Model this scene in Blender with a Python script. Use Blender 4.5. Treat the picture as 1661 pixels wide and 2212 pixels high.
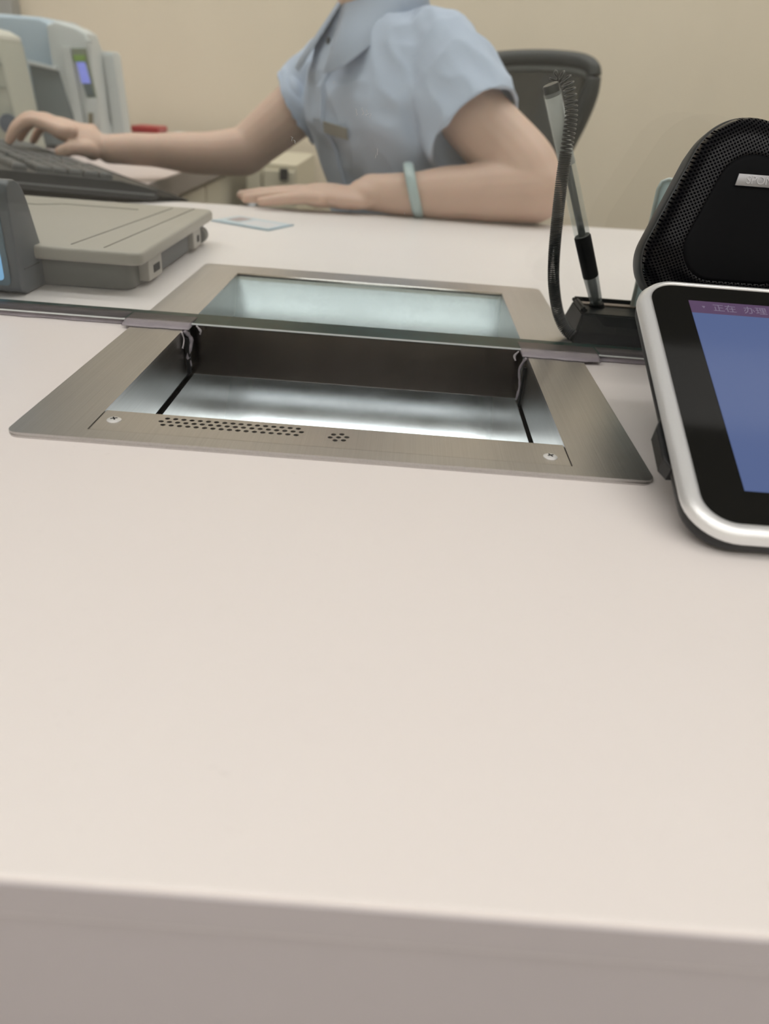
import bpy, bmesh, math, random
from mathutils import Vector, Matrix, noise
random.seed(7)
for o in list(bpy.data.objects): bpy.data.objects.remove(o, do_unlink=True)
SC = bpy.context.scene
COL = SC.collection
Z0 = 0.78                     # counter top height above the floor
PI = math.pi

# ------------------------------------------------------------------ camera
IW, IH, FPX = 1661, 2212, 1640.0
CAM_H = 0.158                 # lens height above the counter
PITCH = math.atan2(919, FPX); ROLL = math.radians(4.4)
FWD = Vector((0, math.cos(PITCH), -math.sin(PITCH)))
R0 = Vector((1, 0, 0)); U0 = R0.cross(FWD)
CR = R0*math.cos(ROLL) + U0*math.sin(ROLL)
CU = -R0*math.sin(ROLL) + U0*math.cos(ROLL)
cam = bpy.data.cameras.new('camera'); camo = bpy.data.objects.new('camera', cam); COL.objects.link(camo)
m = Matrix((( CR.x, CU.x, -FWD.x, 0), (CR.y, CU.y, -FWD.y, 0), (CR.z, CU.z, -FWD.z, Z0+CAM_H), (0, 0, 0, 1)))
camo.matrix_world = m
cam.sensor_fit = 'HORIZONTAL'; cam.sensor_width = 27.0; cam.lens = FPX*27.0/IW
cam.clip_start = 0.01; cam.clip_end = 50
cam.dof.use_dof = True; cam.dof.focus_distance = 0.44; cam.dof.aperture_fstop = 7.4
SC.camera = camo
# ------------------------------------------------------------------ world, light, exposure
w = bpy.data.worlds.new('world'); SC.world = w; w.use_nodes = True
w.node_tree.nodes['Background'].inputs[0].default_value = (1, .97, .93, 1)
w.node_tree.nodes['Background'].inputs[1].default_value = 0.3
SC.view_settings.view_transform = 'Standard'; SC.view_settings.look = 'None'
SC.view_settings.gamma = 1; SC.view_settings.use_curve_mapping = False
SC.view_settings.exposure = 0.0
LIGHT_HALL, LIGHT_TELLER = 4.2, 6.7

def at(px, py, Y, dz=0):
    "the point of the room seen at a picture position, at distance Y from the lens plane"
    d = FWD*FPX + CR*(px-IW/2) - CU*(py-IH/2)
    t = Y/d.y
    return Vector((d.x*t, Y, Z0+CAM_H+d.z*t+dz))
def V(x, y, z): return Vector((x, y, Z0+z))

# ------------------------------------------------------------------ materials
def lin(c):
    f = lambda v: v/12.92 if v <= .04045 else ((v+.055)/1.055)**2.4
    return (f(c[0]/255), f(c[1]/255), f(c[2]/255), 1)
MATS = {}
def mat(name, col, rough=.5, metal=0, spec=.5, bump=0, bscale=200, var=0, vscale=20, stretch=None, emit=None, es=0,
        trans=0, alpha=1, coat=0, aniso=0, sss=0):
    if name in MATS: return MATS[name]
    M = bpy.data.materials.new(name); M.use_nodes = True; MATS[name] = M
    nt = M.node_tree; n = nt.nodes; p = n['Principled BSDF']
    c = col if len(col) == 4 else (*col, 1)
    p.inputs['Base Color'].default_value = c
    p.inputs['Roughness'].default_value = rough; p.inputs['Metallic'].default_value = metal
    p.inputs['Specular IOR Level'].default_value = spec
    p.inputs['Transmission Weight'].default_value = trans; p.inputs['Alpha'].default_value = alpha
    p.inputs['Coat Weight'].default_value = coat; p.inputs['Anisotropic'].default_value = aniso
    if sss:
        p.inputs['Subsurface Weight'].default_value = sss
        p.inputs['Subsurface Radius'].default_value = (.010, .004, .002); p.inputs['Subsurface Scale'].default_value = 1
    if emit:
        p.inputs['Emission Color'].default_value = (*emit[:3], 1); p.inputs['Emission Strength'].default_value = es
    if bump or var:
        tc = n.new('ShaderNodeTexCoord'); mp = n.new('ShaderNodeMapping'); nt.links.new(tc.outputs['Object'], mp.inputs[0])
        if stretch: mp.inputs['Scale'].default_value = stretch
    if var:
        t = n.new('ShaderNodeTexNoise'); t.inputs['Scale'].default_value = vscale; t.inputs['Detail'].default_value = 5
        nt.links.new(mp.outputs[0], t.inputs['Vector'])
        mx = n.new('ShaderNodeMix'); mx.data_type = 'RGBA'
        mx.inputs[6].default_value = tuple(max(0, v*(1-var)) for v in c[:3])+(1,)
        mx.inputs[7].default_value = tuple(min(1, v*(1+var)) for v in c[:3])+(1,)
        nt.links.new(t.outputs['Fac'], mx.inputs[0]); nt.links.new(mx.outputs[2], p.inputs['Base Color'])
    if bump:
        t2 = n.new('ShaderNodeTexNoise'); t2.inputs['Scale'].default_value = bscale; t2.inputs['Detail'].default_value = 4
        nt.links.new(mp.outputs[0], t2.inputs['Vector'])
        b = n.new('ShaderNodeBump'); b.inputs['Strength'].default_value = bump; b.inputs['Distance'].default_value = .001
        nt.links.new(t2.outputs['Fac'], b.inputs['Height']); nt.links.new(b.outputs[0], p.inputs['Normal'])
    return M

def counter_material():
    M = bpy.data.materials.new('laminate'); M.use_nodes = True; nt = M.node_tree; n = nt.nodes; p = n['Principled BSDF']
    tc = n.new('ShaderNodeTexCoord')
    a = n.new('ShaderNodeTexNoise'); a.inputs['Scale'].default_value = 5; a.inputs['Detail'].default_value = 6
    nt.links.new(tc.outputs['Object'], a.inputs['Vector'])
    mx = n.new('ShaderNodeMix'); mx.data_type = 'RGBA'
    mx.inputs[6].default_value = (.80, .745, .725, 1); mx.inputs[7].default_value = (.83, .79, .765, 1)
    nt.links.new(a.outputs['Fac'], mx.inputs[0])
    # fine hair-like fibres
    mp = n.new('ShaderNodeMapping'); mp.inputs['Scale'].default_value = (60, 300, 60); mp.inputs['Rotation'].default_value = (0, 0, .5)
    nt.links.new(tc.outputs['Object'], mp.inputs[0])
    f = n.new('ShaderNodeTexNoise'); f.inputs['Scale'].default_value = 1.5; f.inputs['Detail'].default_value = 3; f.inputs['Distortion'].default_value = 2.5
    nt.links.new(mp.outputs[0], f.inputs['Vector'])
    rp = n.new('ShaderNodeValToRGB'); rp.color_ramp.elements[0].position = .70; rp.color_ramp.elements[1].position = .80
    nt.links.new(f.outputs['Fac'], rp.inputs[0])
    mu = n.new('ShaderNodeMath'); mu.operation = 'MULTIPLY'; mu.inputs[1].default_value = .26
    nt.links.new(rp.outputs[0], mu.inputs[0])
    m2 = n.new('ShaderNodeMix'); m2.data_type = 'RGBA'; m2.inputs[7].default_value = (.45, .42, .40, 1)
    nt.links.new(mu.outputs[0], m2.inputs[0]); nt.links.new(mx.outputs[2], m2.inputs[6])
    nt.links.new(m2.outputs[2], p.inputs['Base Color'])
    p.inputs['Roughness'].default_value = .42; p.inputs['Specular IOR Level'].default_value = .35
    return M

def steel_material(name, col, rough, direction, strength=.25):
    "brushed stainless: fine scratches run along one axis"
    M = bpy.data.materials.new(name); M.use_nodes = True; nt = M.node_tree; n = nt.nodes; p = n['Principled BSDF']
    tc = n.new('ShaderNodeTexCoord'); mp = n.new('ShaderNodeMapping')
    s = [1600, 1600, 1600]; s['xyz'.index(direction)] = 12; mp.inputs['Scale'].default_value = s
    nt.links.new(tc.outputs['Object'], mp.inputs[0])
    t = n.new('ShaderNodeTexNoise'); t.inputs['Scale'].default_value = 1; t.inputs['Detail'].default_value = 3
    nt.links.new(mp.outputs[0], t.inputs['Vector'])
    big = n.new('ShaderNodeTexNoise'); big.inputs['Scale'].default_value = 22; big.inputs['Detail'].default_value = 5
    nt.links.new(tc.outputs['Object'], big.inputs['Vector'])
    mr = n.new('ShaderNodeMapRange'); mr.inputs[3].default_value = rough-.06; mr.inputs[4].default_value = rough+.08
    nt.links.new(big.outputs['Fac'], mr.inputs[0]); nt.links.new(mr.outputs[0], p.inputs['Roughness'])
    mx = n.new('ShaderNodeMix'); mx.data_type = 'RGBA'
    mx.inputs[6].default_value = tuple(v*.88 for v in col)+(1,); mx.inputs[7].default_value = tuple(min(1, v*1.1) for v in col)+(1,)
    nt.links.new(t.outputs['Fac'], mx.inputs[0]); nt.links.new(mx.outputs[2], p.inputs['Base Color'])
    b = n.new('ShaderNodeBump'); b.inputs['Strength'].default_value = strength; b.inputs['Distance'].default_value = .0002
    nt.links.new(t.outputs['Fac'], b.inputs['Height']); nt.links.new(b.outputs[0], p.inputs['Normal'])
    p.inputs['Metallic'].default_value = 1
    return M

def pane_material():
    "clear float glass: tinted transmission with Fresnel reflection"
    M = bpy.data.materials.new('clear_glass'); M.use_nodes = True; nt = M.node_tree; n = nt.nodes
    n.remove(n['Principled BSDF']); out = n['Material Output']
    t = n.new('ShaderNodeBsdfTransparent'); t.inputs[0].default_value = (.945, .965, .962, 1)
    g = n.new('ShaderNodeBsdfGlossy'); g.inputs['Roughness'].default_value = .01
    fr = n.new('ShaderNodeFresnel'); fr.inputs[0].default_value = 1.5
    mx = n.new('ShaderNodeMixShader')
    nt.links.new(fr.outputs[0], mx.inputs[0]); nt.links.new(t.outputs[0], mx.inputs[1]); nt.links.new(g.outputs[0], mx.inputs[2])
    nt.links.new(mx.outputs[0], out.inputs[0])
    return M
def clear_plastic(name, tint, amount):
    M = bpy.data.materials.new(name); M.use_nodes = True; nt = M.node_tree; n = nt.nodes; p = n['Principled BSDF']; out = n['Material Output']
    p.inputs['Base Color'].default_value = (*tint, 1); p.inputs['Roughness'].default_value = .2
    t = n.new('ShaderNodeBsdfTransparent'); t.inputs[0].default_value = (.96, .98, .98, 1)
    mx = n.new('ShaderNodeMixShader'); mx.inputs[0].default_value = amount
    nt.links.new(t.outputs[0], mx.inputs[1]); nt.links.new(p.outputs[0], mx.inputs[2]); nt.links.new(mx.outputs[0], out.inputs[0])
    return M
def perforated_material():
    "black pressed-metal speaker grille with a field of tiny punched holes"
    M = bpy.data.materials.new('perforated_black'); M.use_nodes = True; nt = M.node_tree; n = nt.nodes; p = n['Principled BSDF']
    tc = n.new('ShaderNodeTexCoord'); v = n.new('ShaderNodeTexVoronoi'); mp = n.new('ShaderNodeMapping')
    mp.inputs['Scale'].default_value = (620, 0, 620); v.inputs['Randomness'].default_value = 0; v.inputs['Scale'].default_value = 1
    mp.inputs['Rotation'].default_value = (0, .5, 0)
    nt.links.new(tc.outputs['Object'], mp.inputs[0]); nt.links.new(mp.outputs[0], v.inputs['Vector'])
    r = n.new('ShaderNodeValToRGB'); r.color_ramp.elements[0].position = .30; r.color_ramp.elements[1].position = .38
    r.color_ramp.elements[0].color = (.0015, .0015, .002, 1); r.color_ramp.elements[1].color = (.004, .0042, .0052, 1)
    nt.links.new(v.outputs['Distance'], r.inputs[0]); nt.links.new(r.outputs[0], p.inputs['Base Color'])
    r2 = n.new('ShaderNodeMapRange'); r2.inputs[1].default_value = .3; r2.inputs[2].default_value = .38
    nt.links.new(v.outputs['Distance'], r2.inputs[0]); r2.inputs[4].default_value = .2; nt.links.new(r2.outputs[0], p.inputs['Specular IOR Level'])
    p.inputs['Roughness'].default_value = .27
    return M

LAMINATE = counter_material()
STEEL_X = steel_material('steel_brushed_frame', (.55, .535, .525), .36, 'y')
STEEL_Y = steel_material('steel_brushed_plate', (.55, .53, .515), .33, 'y')
STEEL_W = steel_material('steel_brushed_well', (.50, .56, .585), .17, 'z')
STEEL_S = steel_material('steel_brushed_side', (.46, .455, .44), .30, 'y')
STEEL_C = steel_material('steel_shade_baffle', (.30, .26, .24), .22, 'x')  # brown tint puts the mirrored dark of the well into the steel
GLASS = pane_material()
BLACK = mat('black_plastic', (.012, .013, .014), .42, bump=.15, bscale=900)
BLACKM = mat('black_matte', (.008, .008, .009), .65, spec=.22)
BLACKS = mat('black_stand', (.008, .0095, .010), .45, spec=.18)
VOID = mat('dark_gap', (.006, .006, .006), .9)
SKIN = mat('skin', (.66, .47, .37), .5, var=.08, vscale=30, sss=.25, bump=.05, bscale=500)

# ------------------------------------------------------------------ object helpers
def origin_of(o):
    p = Vector((0, 0, 0))
    while o: p += o.location; o = o.parent
    return p
def put(name, me, material, parent=None, smooth=False, base=None):
    o = bpy.data.objects.new(name, me); COL.objects.link(o)
    if parent:
        o.parent = parent; off = origin_of(parent)
    else:
        if base is None:
            xs = [v.co for v in me.vertices]
            base = Vector((sum(v.x for v in xs)/len(xs), sum(v.y for v in xs)/len(xs), min(v.z for v in xs)))
        off = Vector(base); o.location = off
    me.transform(Matrix.Translation(-off))
    if material is not None and not me.materials:
        for x in (material if isinstance(material, (list, tuple)) else [material]): me.materials.append(x)
    if smooth:
        for f in me.polygons: f.use_smooth = True
    return o
def obj(name, bm, material, parent=None, smooth=False, base=None, autosmooth=None):
    bmesh.ops.recalc_face_normals(bm, faces=bm.faces)
    me = bpy.data.meshes.new(name); bm.to_mesh(me); bm.free()
    o = put(name, me, material, parent, smooth or autosmooth is not None, base)
    if autosmooth is not None: sharp(me, autosmooth)
    return o
def sharp(me, deg):
    b = bmesh.new(); b.from_mesh(me)
    for e in b.edges:
        e.smooth = not (len(e.link_faces) == 2 and e.calc_face_angle(0) > math.radians(deg))
    b.to_mesh(me); b.free()
def thing(name, label, cat, loc, group=None):
    o = bpy.data.objects.new(name, None); COL.objects.link(o); o.location = loc; o.empty_display_size = .05
    return tag(o, label, cat, group)
def tag(o, label, cat, group=None, kind=None):
    o['label'] = label; o['category'] = cat
    if group: o['group'] = group
    if kind: o['kind'] = kind
    return o
def box(bm, x0, x1, y0, y1, z0, z1, bev=0, seg=2, M=None):
    vs = [bm.verts.new((x, y, z)) for x in (x0, x1) for y in (y0, y1) for z in (z0, z1)]
    fs = [bm.faces.new([vs[i] for i in q]) for q in ((0,1,3,2),(4,6,7,5),(0,4,5,1),(2,3,7,6),(0,2,6,4),(1,5,7,3))]
    if bev:
        bmesh.ops.recalc_face_normals(bm, faces=fs)
        es = {e for f in fs for e in f.edges}
        r = bmesh.ops.bevel(bm, geom=list(es), offset=bev, segments=seg, affect='EDGES', profile=.5)
        vs = list({v for f in r['faces'] for v in f.verts} | {v for v in vs if v.is_valid})
    if M is not None:
        bmesh.ops.transform(bm, matrix=M, verts=[v for v in vs if v.is_valid])
    return vs
def bx(x0, x1, y0, y1, z0, z1, bev=0, seg=2, M=None):
    bm = bmesh.new(); box(bm, x0, x1, y0, y1, z0, z1, bev, seg, M); return bm
def cbx(x0, x1, y0, y1, z0, z1, bev=0, seg=2): # heights measured from the counter top
    return bx(x0, x1, y0, y1, Z0+z0, Z0+z1, bev, seg)
def prism(pts, h0, h1, axis='z', bev=0, seg=2, M=None):
    "extrude a closed 2-D outline; axis z: pts are (x,y); axis y: (x,z); axis x: (y,z)"
    bm = bmesh.new()
    def mk(p, h): return {'z': (p[0], p[1], h), 'y': (p[0], h, p[1]), 'x': (h, p[0], p[1])}[axis]
    a = [bm.verts.new(mk(p, h0)) for p in pts]; b = [bm.verts.new(mk(p, h1)) for p in pts]
    fa = bm.faces.new(a); fb = bm.faces.new(b[::-1]); n = len(pts)
    for i in range(n): bm.faces.new((a[i], a[(i+1) % n], b[(i+1) % n], b[i]))
    bmesh.ops.recalc_face_normals(bm, faces=bm.faces)
    if bev:
        es = list(set(fa.edges) | set(fb.edges))
        bmesh.ops.bevel(bm, geom=es, offset=bev, segments=seg, affect='EDGES', profile=.5)
    if M is not None: bm.transform(M)
    return bm
def rrect(x0, x1, y0, y1, r, n=6):
    pts = []
    for cx, cy, a in ((x1-r, y1-r, 0), (x0+r, y1-r, 90), (x0+r, y0+r, 180), (x1-r, y0+r, 270)):
        for i in range(n+1):
            t = math.radians(a+90*i/n); pts.append((cx+r*math.cos(t), cy+r*math.sin(t)))
    return pts
def loft(rings, closed=True, cap=True):
    bm = bmesh.new(); L = [[bm.verts.new(p) for p in r] for r in rings]; n = len(rings[0])
    for a, b in zip(L, L[1:]):
        for i in range(n if closed else n-1):
            bm.faces.new((a[i], a[(i+1) % n], b[(i+1) % n], b[i]))
    if cap and closed: bm.faces.new(L[0]); bm.faces.new(L[-1][::-1])
    return bm
def frame_of(d):
    d = d.normalized(); a = Vector((0, 0, 1)) if abs(d.z) < .9 else Vector((1, 0, 0))
    u = d.cross(a).normalized(); return u, d.cross(u).normalized()
def ring(c, u, v, ru, rv, n=20):
    return [c+u*(ru*math.cos(2*PI*i/n))+v*(rv*math.sin(2*PI*i/n)) for i in range(n)]
def tube(pts, r, n=8, bm=None):
    "tube with parallel-transported frame; r is a number or a list"
    bm = bm or bmesh.new(); pts = [Vector(p) for p in pts]
    t0 = (pts[1]-pts[0]).normalized(); u, v = frame_of(t0); L = []
    for i, p in enumerate(pts):
        t = (pts[min(i+1, len(pts)-1)]-pts[max(i-1, 0)]).normalized()
        u = (u-t*u.dot(t)).normalized(); v = t.cross(u)
        rr = r[i] if isinstance(r, (list, tuple)) else r
        L.append([bm.verts.new(q) for q in ring(p, u, v, rr, rr, n)])
    for a, b in zip(L, L[1:]):
        for i in range(n): bm.faces.new((a[i], a[(i+1) % n], b[(i+1) % n], b[i]))
    bm.faces.new(L[0][::-1]); bm.faces.new(L[-1])
    return bm
def cyl(p0, p1, r0, r1=None, n=24): return tube([p0, p1], [r0, r0 if r1 is None else r1], n)
def catmull(P, k=8):
    P = [Vector(p) for p in P]; Q = [P[0]*2-P[1]]+P+[P[-1]*2-P[-2]]; out = []
    for i in range(1, len(Q)-2):
        a, b, c, d = Q[i-1:i+3]
        for j in range(k):
            t = j/k
            out.append(.5*((2*b)+(c-a)*t+(2*a-5*b+4*c-d)*t*t+(3*b-a-3*c+d)*t**3))
    return out+[P[-1]]
def text_mesh(s, size, depth):
    cu = bpy.data.curves.new('lettering', 'FONT'); cu.body = s; cu.size = size; cu.extrude = depth; cu.align_x = 'CENTER'; cu.align_y = 'CENTER'
    o = bpy.data.objects.new('lettering', cu); COL.objects.link(o)
    me = bpy.data.meshes.new_from_object(o.evaluated_get(bpy.context.evaluated_depsgraph_get()))
    bpy.data.objects.remove(o, do_unlink=True); bpy.data.curves.remove(cu)
    me.materials.clear(); return me
def baked(me, mods):
    "run modifiers on a mesh and hand back the result"
    o = bpy.data.objects.new('t', me); COL.objects.link(o)
    for kind, kw in mods:
        md = o.modifiers.new(kind, kind)
        for k, v in kw.items(): setattr(md, k, v)
    dg = bpy.context.evaluated_depsgraph_get(); dg.update()
    r = bpy.data.meshes.new_from_object(o.evaluated_get(dg)); bpy.data.objects.remove(o, do_unlink=True)
    return r

# ------------------------------------------------------------------ the room
def struct(name, bm, material, label, cat): return tag(obj(name, bm, material, base=(0, 0, 0)), label, cat, kind='structure')
WALL = mat('beige_wall', lin((224, 211, 190)), .75, var=.05, vscale=6, bump=.1, bscale=120, stretch=(1, 1, .3))
PAINT = mat('cream_paint', lin((222, 216, 205)), .7, var=.03)
CEIL = mat('white_ceiling', (.86, .86, .85), .8, var=.02)
FLOOR = mat('grey_floor', (.42, .39, .36), .3, var=.06, vscale=3)
XL, XR, YF, YB, ZC = -3.2, 3.2, -3.4, 2.35, 2.75
struct('floor', bx(XL, XR, YF, YB, -.05, 0), FLOOR, 'grey polished floor of the bank hall', 'floor')
struct('ceiling', bx(XL, XR, YF, YB, ZC, ZC+.05), CEIL, 'white ceiling over the bank hall', 'ceiling')
struct('wall_back', bx(XL, XR, YB, YB+.08, 0, ZC), WALL, 'plain beige wall behind the seated teller', 'wall')
struct('wall_front', bx(XL, XR, YF-.08, YF, 0, ZC), PAINT, 'cream wall at the customer end of the hall', 'wall')
struct('wall_left', bx(XL-.08, XL, YF, YB, 0, ZC), PAINT, 'cream wall at the left of the hall', 'wall')
struct('wall_right', bx(XR, XR+.08, YF, YB, 0, ZC), PAINT, 'cream wall at the right of the hall', 'wall')
struct('trim_1', bx(-1.30, -1.055, 2.30, YB, 0, ZC, .004), mat('grey_trim', (.33, .33, .31), .6), 'grey upright trim on the beige wall', 'trim')

LAMPF = mat('lamp_frame', (.75, .75, .75), .5)
DIFH = mat('diffuser_hall', (.9, .9, .9), .5, emit=(1, .975, .94), es=LIGHT_HALL)
DIFT = mat('diffuser_teller', (.9, .9, .9), .5, emit=(1, .975, .95), es=LIGHT_TELLER)
def added_ceiling_light(x, y, dm, label, grp, wx=1.2, wy=.3):  # strips out of view, added and placed for the brightness they bring
    t = thing('added_ceiling_light', label, 'light', (x, y, ZC-.05), grp)
    f = bmesh.new()
    for a in ((-wx/2-.02, wx/2+.02, -wy/2-.02, -wy/2), (-wx/2-.02, wx/2+.02, wy/2, wy/2+.02), (-wx/2-.02, -wx/2, -wy/2, wy/2), (wx/2, wx/2+.02, -wy/2, wy/2)):
        box(f, x+a[0], x+a[1], y+a[2], y+a[3], ZC-.05, ZC)
    obj('frame', f, LAMPF, t); obj('diffuser', bx(x-wx/2, x+wx/2, y-wy/2, y+wy/2, ZC-.04, ZC-.005), dm, t)
for y, w_ in ((-2.9, 'farthest from the glass screen'), (-2.15, 'second from the far end'), (-1.45, 'third from the far end'), (-.8, 'second from the glass screen'), (-.2, 'nearest to the glass screen')):  # rows added so the tray well shows bright bands
    added_ceiling_light(0, y, DIFH, 'long unseen ceiling light strip added over the customer side, ' + w_, 'added ceiling light strips over the customer side', 4.6, .27)
added_ceiling_light(0, 1.95, DIFT, 'long unseen ceiling light strip added along the beige back wall', None, 4.2, .27)
added_ceiling_light(0, 1.0, DIFT, 'long unseen ceiling light strip added over the teller edge of the counter', None, 4.2, .27)  # second strip added to brighten the teller's front

# ------------------------------------------------------------------ counter
TX0, TX1, TY0, TY1 = -.184, .128, .328, .727      # outer rim of the cash tray
OX0, OX1, OY0, OY1 = -.148, .090, .338, .693      # its opening
def back_y(x): return 1.139+.105*x
CT = thing('counter', 'pale pinkish white laminate bank counter running under the glass screen', 'counter', (0, .6, 0))
def counter_top():
    bm = bmesh.new(); T = .0132; yf = .104
    xs = [-1.6, OX0-.012, OX1+.012, 1.6]; ys = [yf, OY0-.004, OY1+.012, None]
    def vert(i, j, z):
        y = back_y(xs[i]) if ys[j] is None else ys[j]
        return bm.verts.new((xs[i], y, z))
    top = [[vert(i, j, Z0) for j in range(4)] for i in range(4)]; bot = [[vert(i, j, Z0-T) for j in range(4)] for i in range(4)]
    for i in range(3):
        for j in range(3):
            if i == 1 and j == 1: continue
            bm.faces.new((top[i][j], top[i+1][j], top[i+1][j+1], top[i][j+1])); bm.faces.new((bot[i][j], bot[i][j+1], bot[i+1][j+1], bot[i+1][j]))
    for i in range(3):
        for j in (0, 3): bm.faces.new((top[i][j], bot[i][j], bot[i+1][j], top[i+1][j]))
    for j in range(3):
        for i in (0, 3): bm.faces.new((top[i][j], top[i][j+1], bot[i][j+1], bot[i][j]))
    for a, b in (((1, 1), (2, 1)), ((2, 1), (2, 2)), ((2, 2), (1, 2)), ((1, 2), (1, 1))):
        bm.faces.new((top[a[0]][a[1]], top[b[0]][b[1]], bot[b[0]][b[1]], bot[a[0]][a[1]]))
    bmesh.ops.recalc_face_normals(bm, faces=bm.faces)
    es = [e for e in bm.edges if all(abs(v.co.y-yf) < 1e-6 and v.co.z > Z0-.001 for v in e.verts)]
    bmesh.ops.bevel(bm, geom=es, offset=.0014, segments=4, affect='EDGES', profile=.5)
    return bm
obj('countertop', counter_top(), LAMINATE, CT, autosmooth=40)
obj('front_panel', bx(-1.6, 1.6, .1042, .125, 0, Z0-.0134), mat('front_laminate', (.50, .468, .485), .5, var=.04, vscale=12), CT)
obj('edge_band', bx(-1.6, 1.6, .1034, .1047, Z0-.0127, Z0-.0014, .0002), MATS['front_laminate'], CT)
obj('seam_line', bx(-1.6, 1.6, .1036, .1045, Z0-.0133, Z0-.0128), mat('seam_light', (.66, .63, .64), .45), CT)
obj('side_panel', bx(-1.6, -1.57, .13, .95, 0, Z0-.042), PAINT, CT); obj('side_panel', bx(1.57, 1.6, .13, 1.2, 0, Z0-.042), PAINT, CT)

# ------------------------------------------------------------------ cash tray
TR = thing('cash_tray', 'brushed stainless steel cash tray sunk in the counter under the glass', 'tray', V(-.03, .53, -.16))
def ring_plate(outer, x0, x1, y0, y1, z0, z1):
    "flat rim: rounded outer outline, square opening"
    bm = bmesh.new(); n = len(outer)
    # build from 4 trapezoid strips with corner fans
    A = [bm.verts.new((p[0], p[1], z1)) for p in outer]; B = [bm.verts.new((p[0], p[1], z0)) for p in outer]
    cs = [(x1, y1), (x0, y1), (x0, y0), (x1, y0)]
    C = [bm.verts.new((p[0], p[1], z1)) for p in cs]; D = [bm.verts.new((p[0], p[1], z0)) for p in cs]
    k = n//4
    for c in range(4):
        for i in range(k-1):
            bm.faces.new((A[c*k+i], A[c*k+i+1], C[c])); bm.faces.new((B[c*k+i+1], B[c*k+i], D[c]))
        j = (c*k+k) % n
        bm.faces.new((A[c*k+k-1], A[j], C[(c+1) % 4], C[c])); bm.faces.new((B[j], B[c*k+k-1], D[c], D[(c+1) % 4]))
    for i in range(n): bm.faces.new((A[i], B[i], B[(i+1) % n], A[(i+1) % n]))
    for c in range(4): bm.faces.new((C[c], C[(c+1) % 4], D[(c+1) % 4], D[c]))
    return bm
RIM = .0022
obj('rim', ring_plate(rrect(TX0, TX1, TY0, TY1, .006), OX0, OX1, OY0, OY1, Z0+.0002, Z0+RIM), STEEL_X, TR)
# second thin lip under the front of the rim
obj('under_lip', ring_plate(rrect(TX0+.001, TX1-.001, TY0-.0012, TY1-.001, .006), OX0-.004, OX1+.004, OY0-.003, OY1+.004, Z0+.00005, Z0+.0009), STEEL_Y, TR)
# perforated front plate
def front_plate():
    bm = cbx(OX0+.0006, OX1-.0006, OY0+.0006, .3635, -.0009, RIM-.0002)
    me = bpy.data.meshes.new('front_plate'); bm.to_mesh(me); bm.free()
    cut = bmesh.new()
    def hole(x, y, r=.00135):
        cyl_pts0 = [Vector((x+r*math.cos(2*PI*i/14), y+r*math.sin(2*PI*i/14), 0)) for i in range(14)]
        a = [cut.verts.new((p.x, p.y, Z0-.01)) for p in cyl_pts0]; b = [cut.verts.new((p.x, p.y, Z0+.01)) for p in cyl_pts0]
        cut.faces.new(a[::-1]); cut.faces.new(b)
        for i in range(14): cut.faces.new((a[i], a[(i+1) % 14], b[(i+1) % 14], b[i]))
    for k in range(17): hole(-.1145+k*.0042, .3586)
    for k in range(18): hole(-.1166+k*.0042, .3545)
    for k in range(17): hole(-.1145+k*.0042, .3504)
    hole(-.026, .3515)
    for k in range(6): hole(-.026+.0042*math.cos(k*PI/3+.2), .3515+.0042*math.sin(k*PI/3+.2))
    cm = bpy.data.meshes.new('cut'); cut.to_mesh(cm); cut.free()
    co = bpy.data.objects.new('cut', cm); COL.objects.link(co)
    r = baked(me, [('BOOLEAN', dict(object=co, operation='DIFFERENCE', solver='EXACT'))])
    bpy.data.objects.remove(co, do_unlink=True)
    return r
plate = put('front_plate', front_plate(), STEEL_Y, TR)
obj('dark_hole_backing', cbx(OX0+.004, OX1-.004, OY0+.002, .3615, -.022, -.006), VOID, TR)  # black box added so the holes in the plate look dark
def screw(x, y):
    bm = bmesh.new(); r = .0036
    prof = [(r, 0), (r, .0003), (r*.8, .0008), (r*.35, .0010)]
    L = []
    for rr, h in prof: L.append([bm.verts.new((x+rr*math.cos(2*PI*i/20), y+rr*math.sin(2*PI*i/20), Z0+RIM-.0002+h)) for i in range(20)])
    for a, b in zip(L, L[1:]):
        for i in range(20): bm.faces.new((a[i], a[(i+1) % 20], b[(i+1) % 20], b[i]))
    bm.faces.new(L[-1]); s = obj('screw', bm, mat('bright_screw', (.80, .80, .79), .35, .4), TR, autosmooth=40)
    c = bmesh.new(); z = Z0+RIM+.0007
    for a in (.5, .5+PI/2):
        box(c, -.0017, .0017, -.00035, .00035, z, z+.00025, M=Matrix.Translation((x, y, 0)) @ Matrix.Rotation(a, 4, 'Z'))
    obj('cross_slot', c, VOID, s)
screw(-.1395, .3515); screw(.0805, .3475)
# the well: walls above and below the cover slot, rear wall and rounded trough
DEEP = -.150
for s, x in ((-1, OX0), (1, OX1)):
    x0, x1 = (x-.0015, x) if s < 0 else (x, x+.0015)
    obj('side_wall', cbx(x0, x1, .3637, OY1, -.031, .0002), STEEL_S, TR)
    obj('cover_slot', cbx(x0-.0025 if s < 0 else x1+.001, x0-.001 if s < 0 else x1+.0025, .364, OY1, -.036, -.030), VOID, TR)
    obj('lower_side_wall', cbx(x0-.001, x1+.001, .40, OY1, DEEP, -.0355), STEEL_S, TR)
prof = [(OY1, .0012), (OY1-.0008, -.003), (.6760, -.033), (.6625, -.060)]
n0 = math.radians(28); rr_ = .115; yc, zc = .6625-rr_*math.cos(n0), -.060+rr_*math.sin(n0)
for i in range(1, 17):
    a = n0+(PI/2-n0)*i/16
    prof.append((yc+rr_*math.cos(a), zc-rr_*math.sin(a)))
DEEP2 = prof[-1][1]
prof += [(.50, DEEP2), (.44, DEEP2+.01)]
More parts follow.
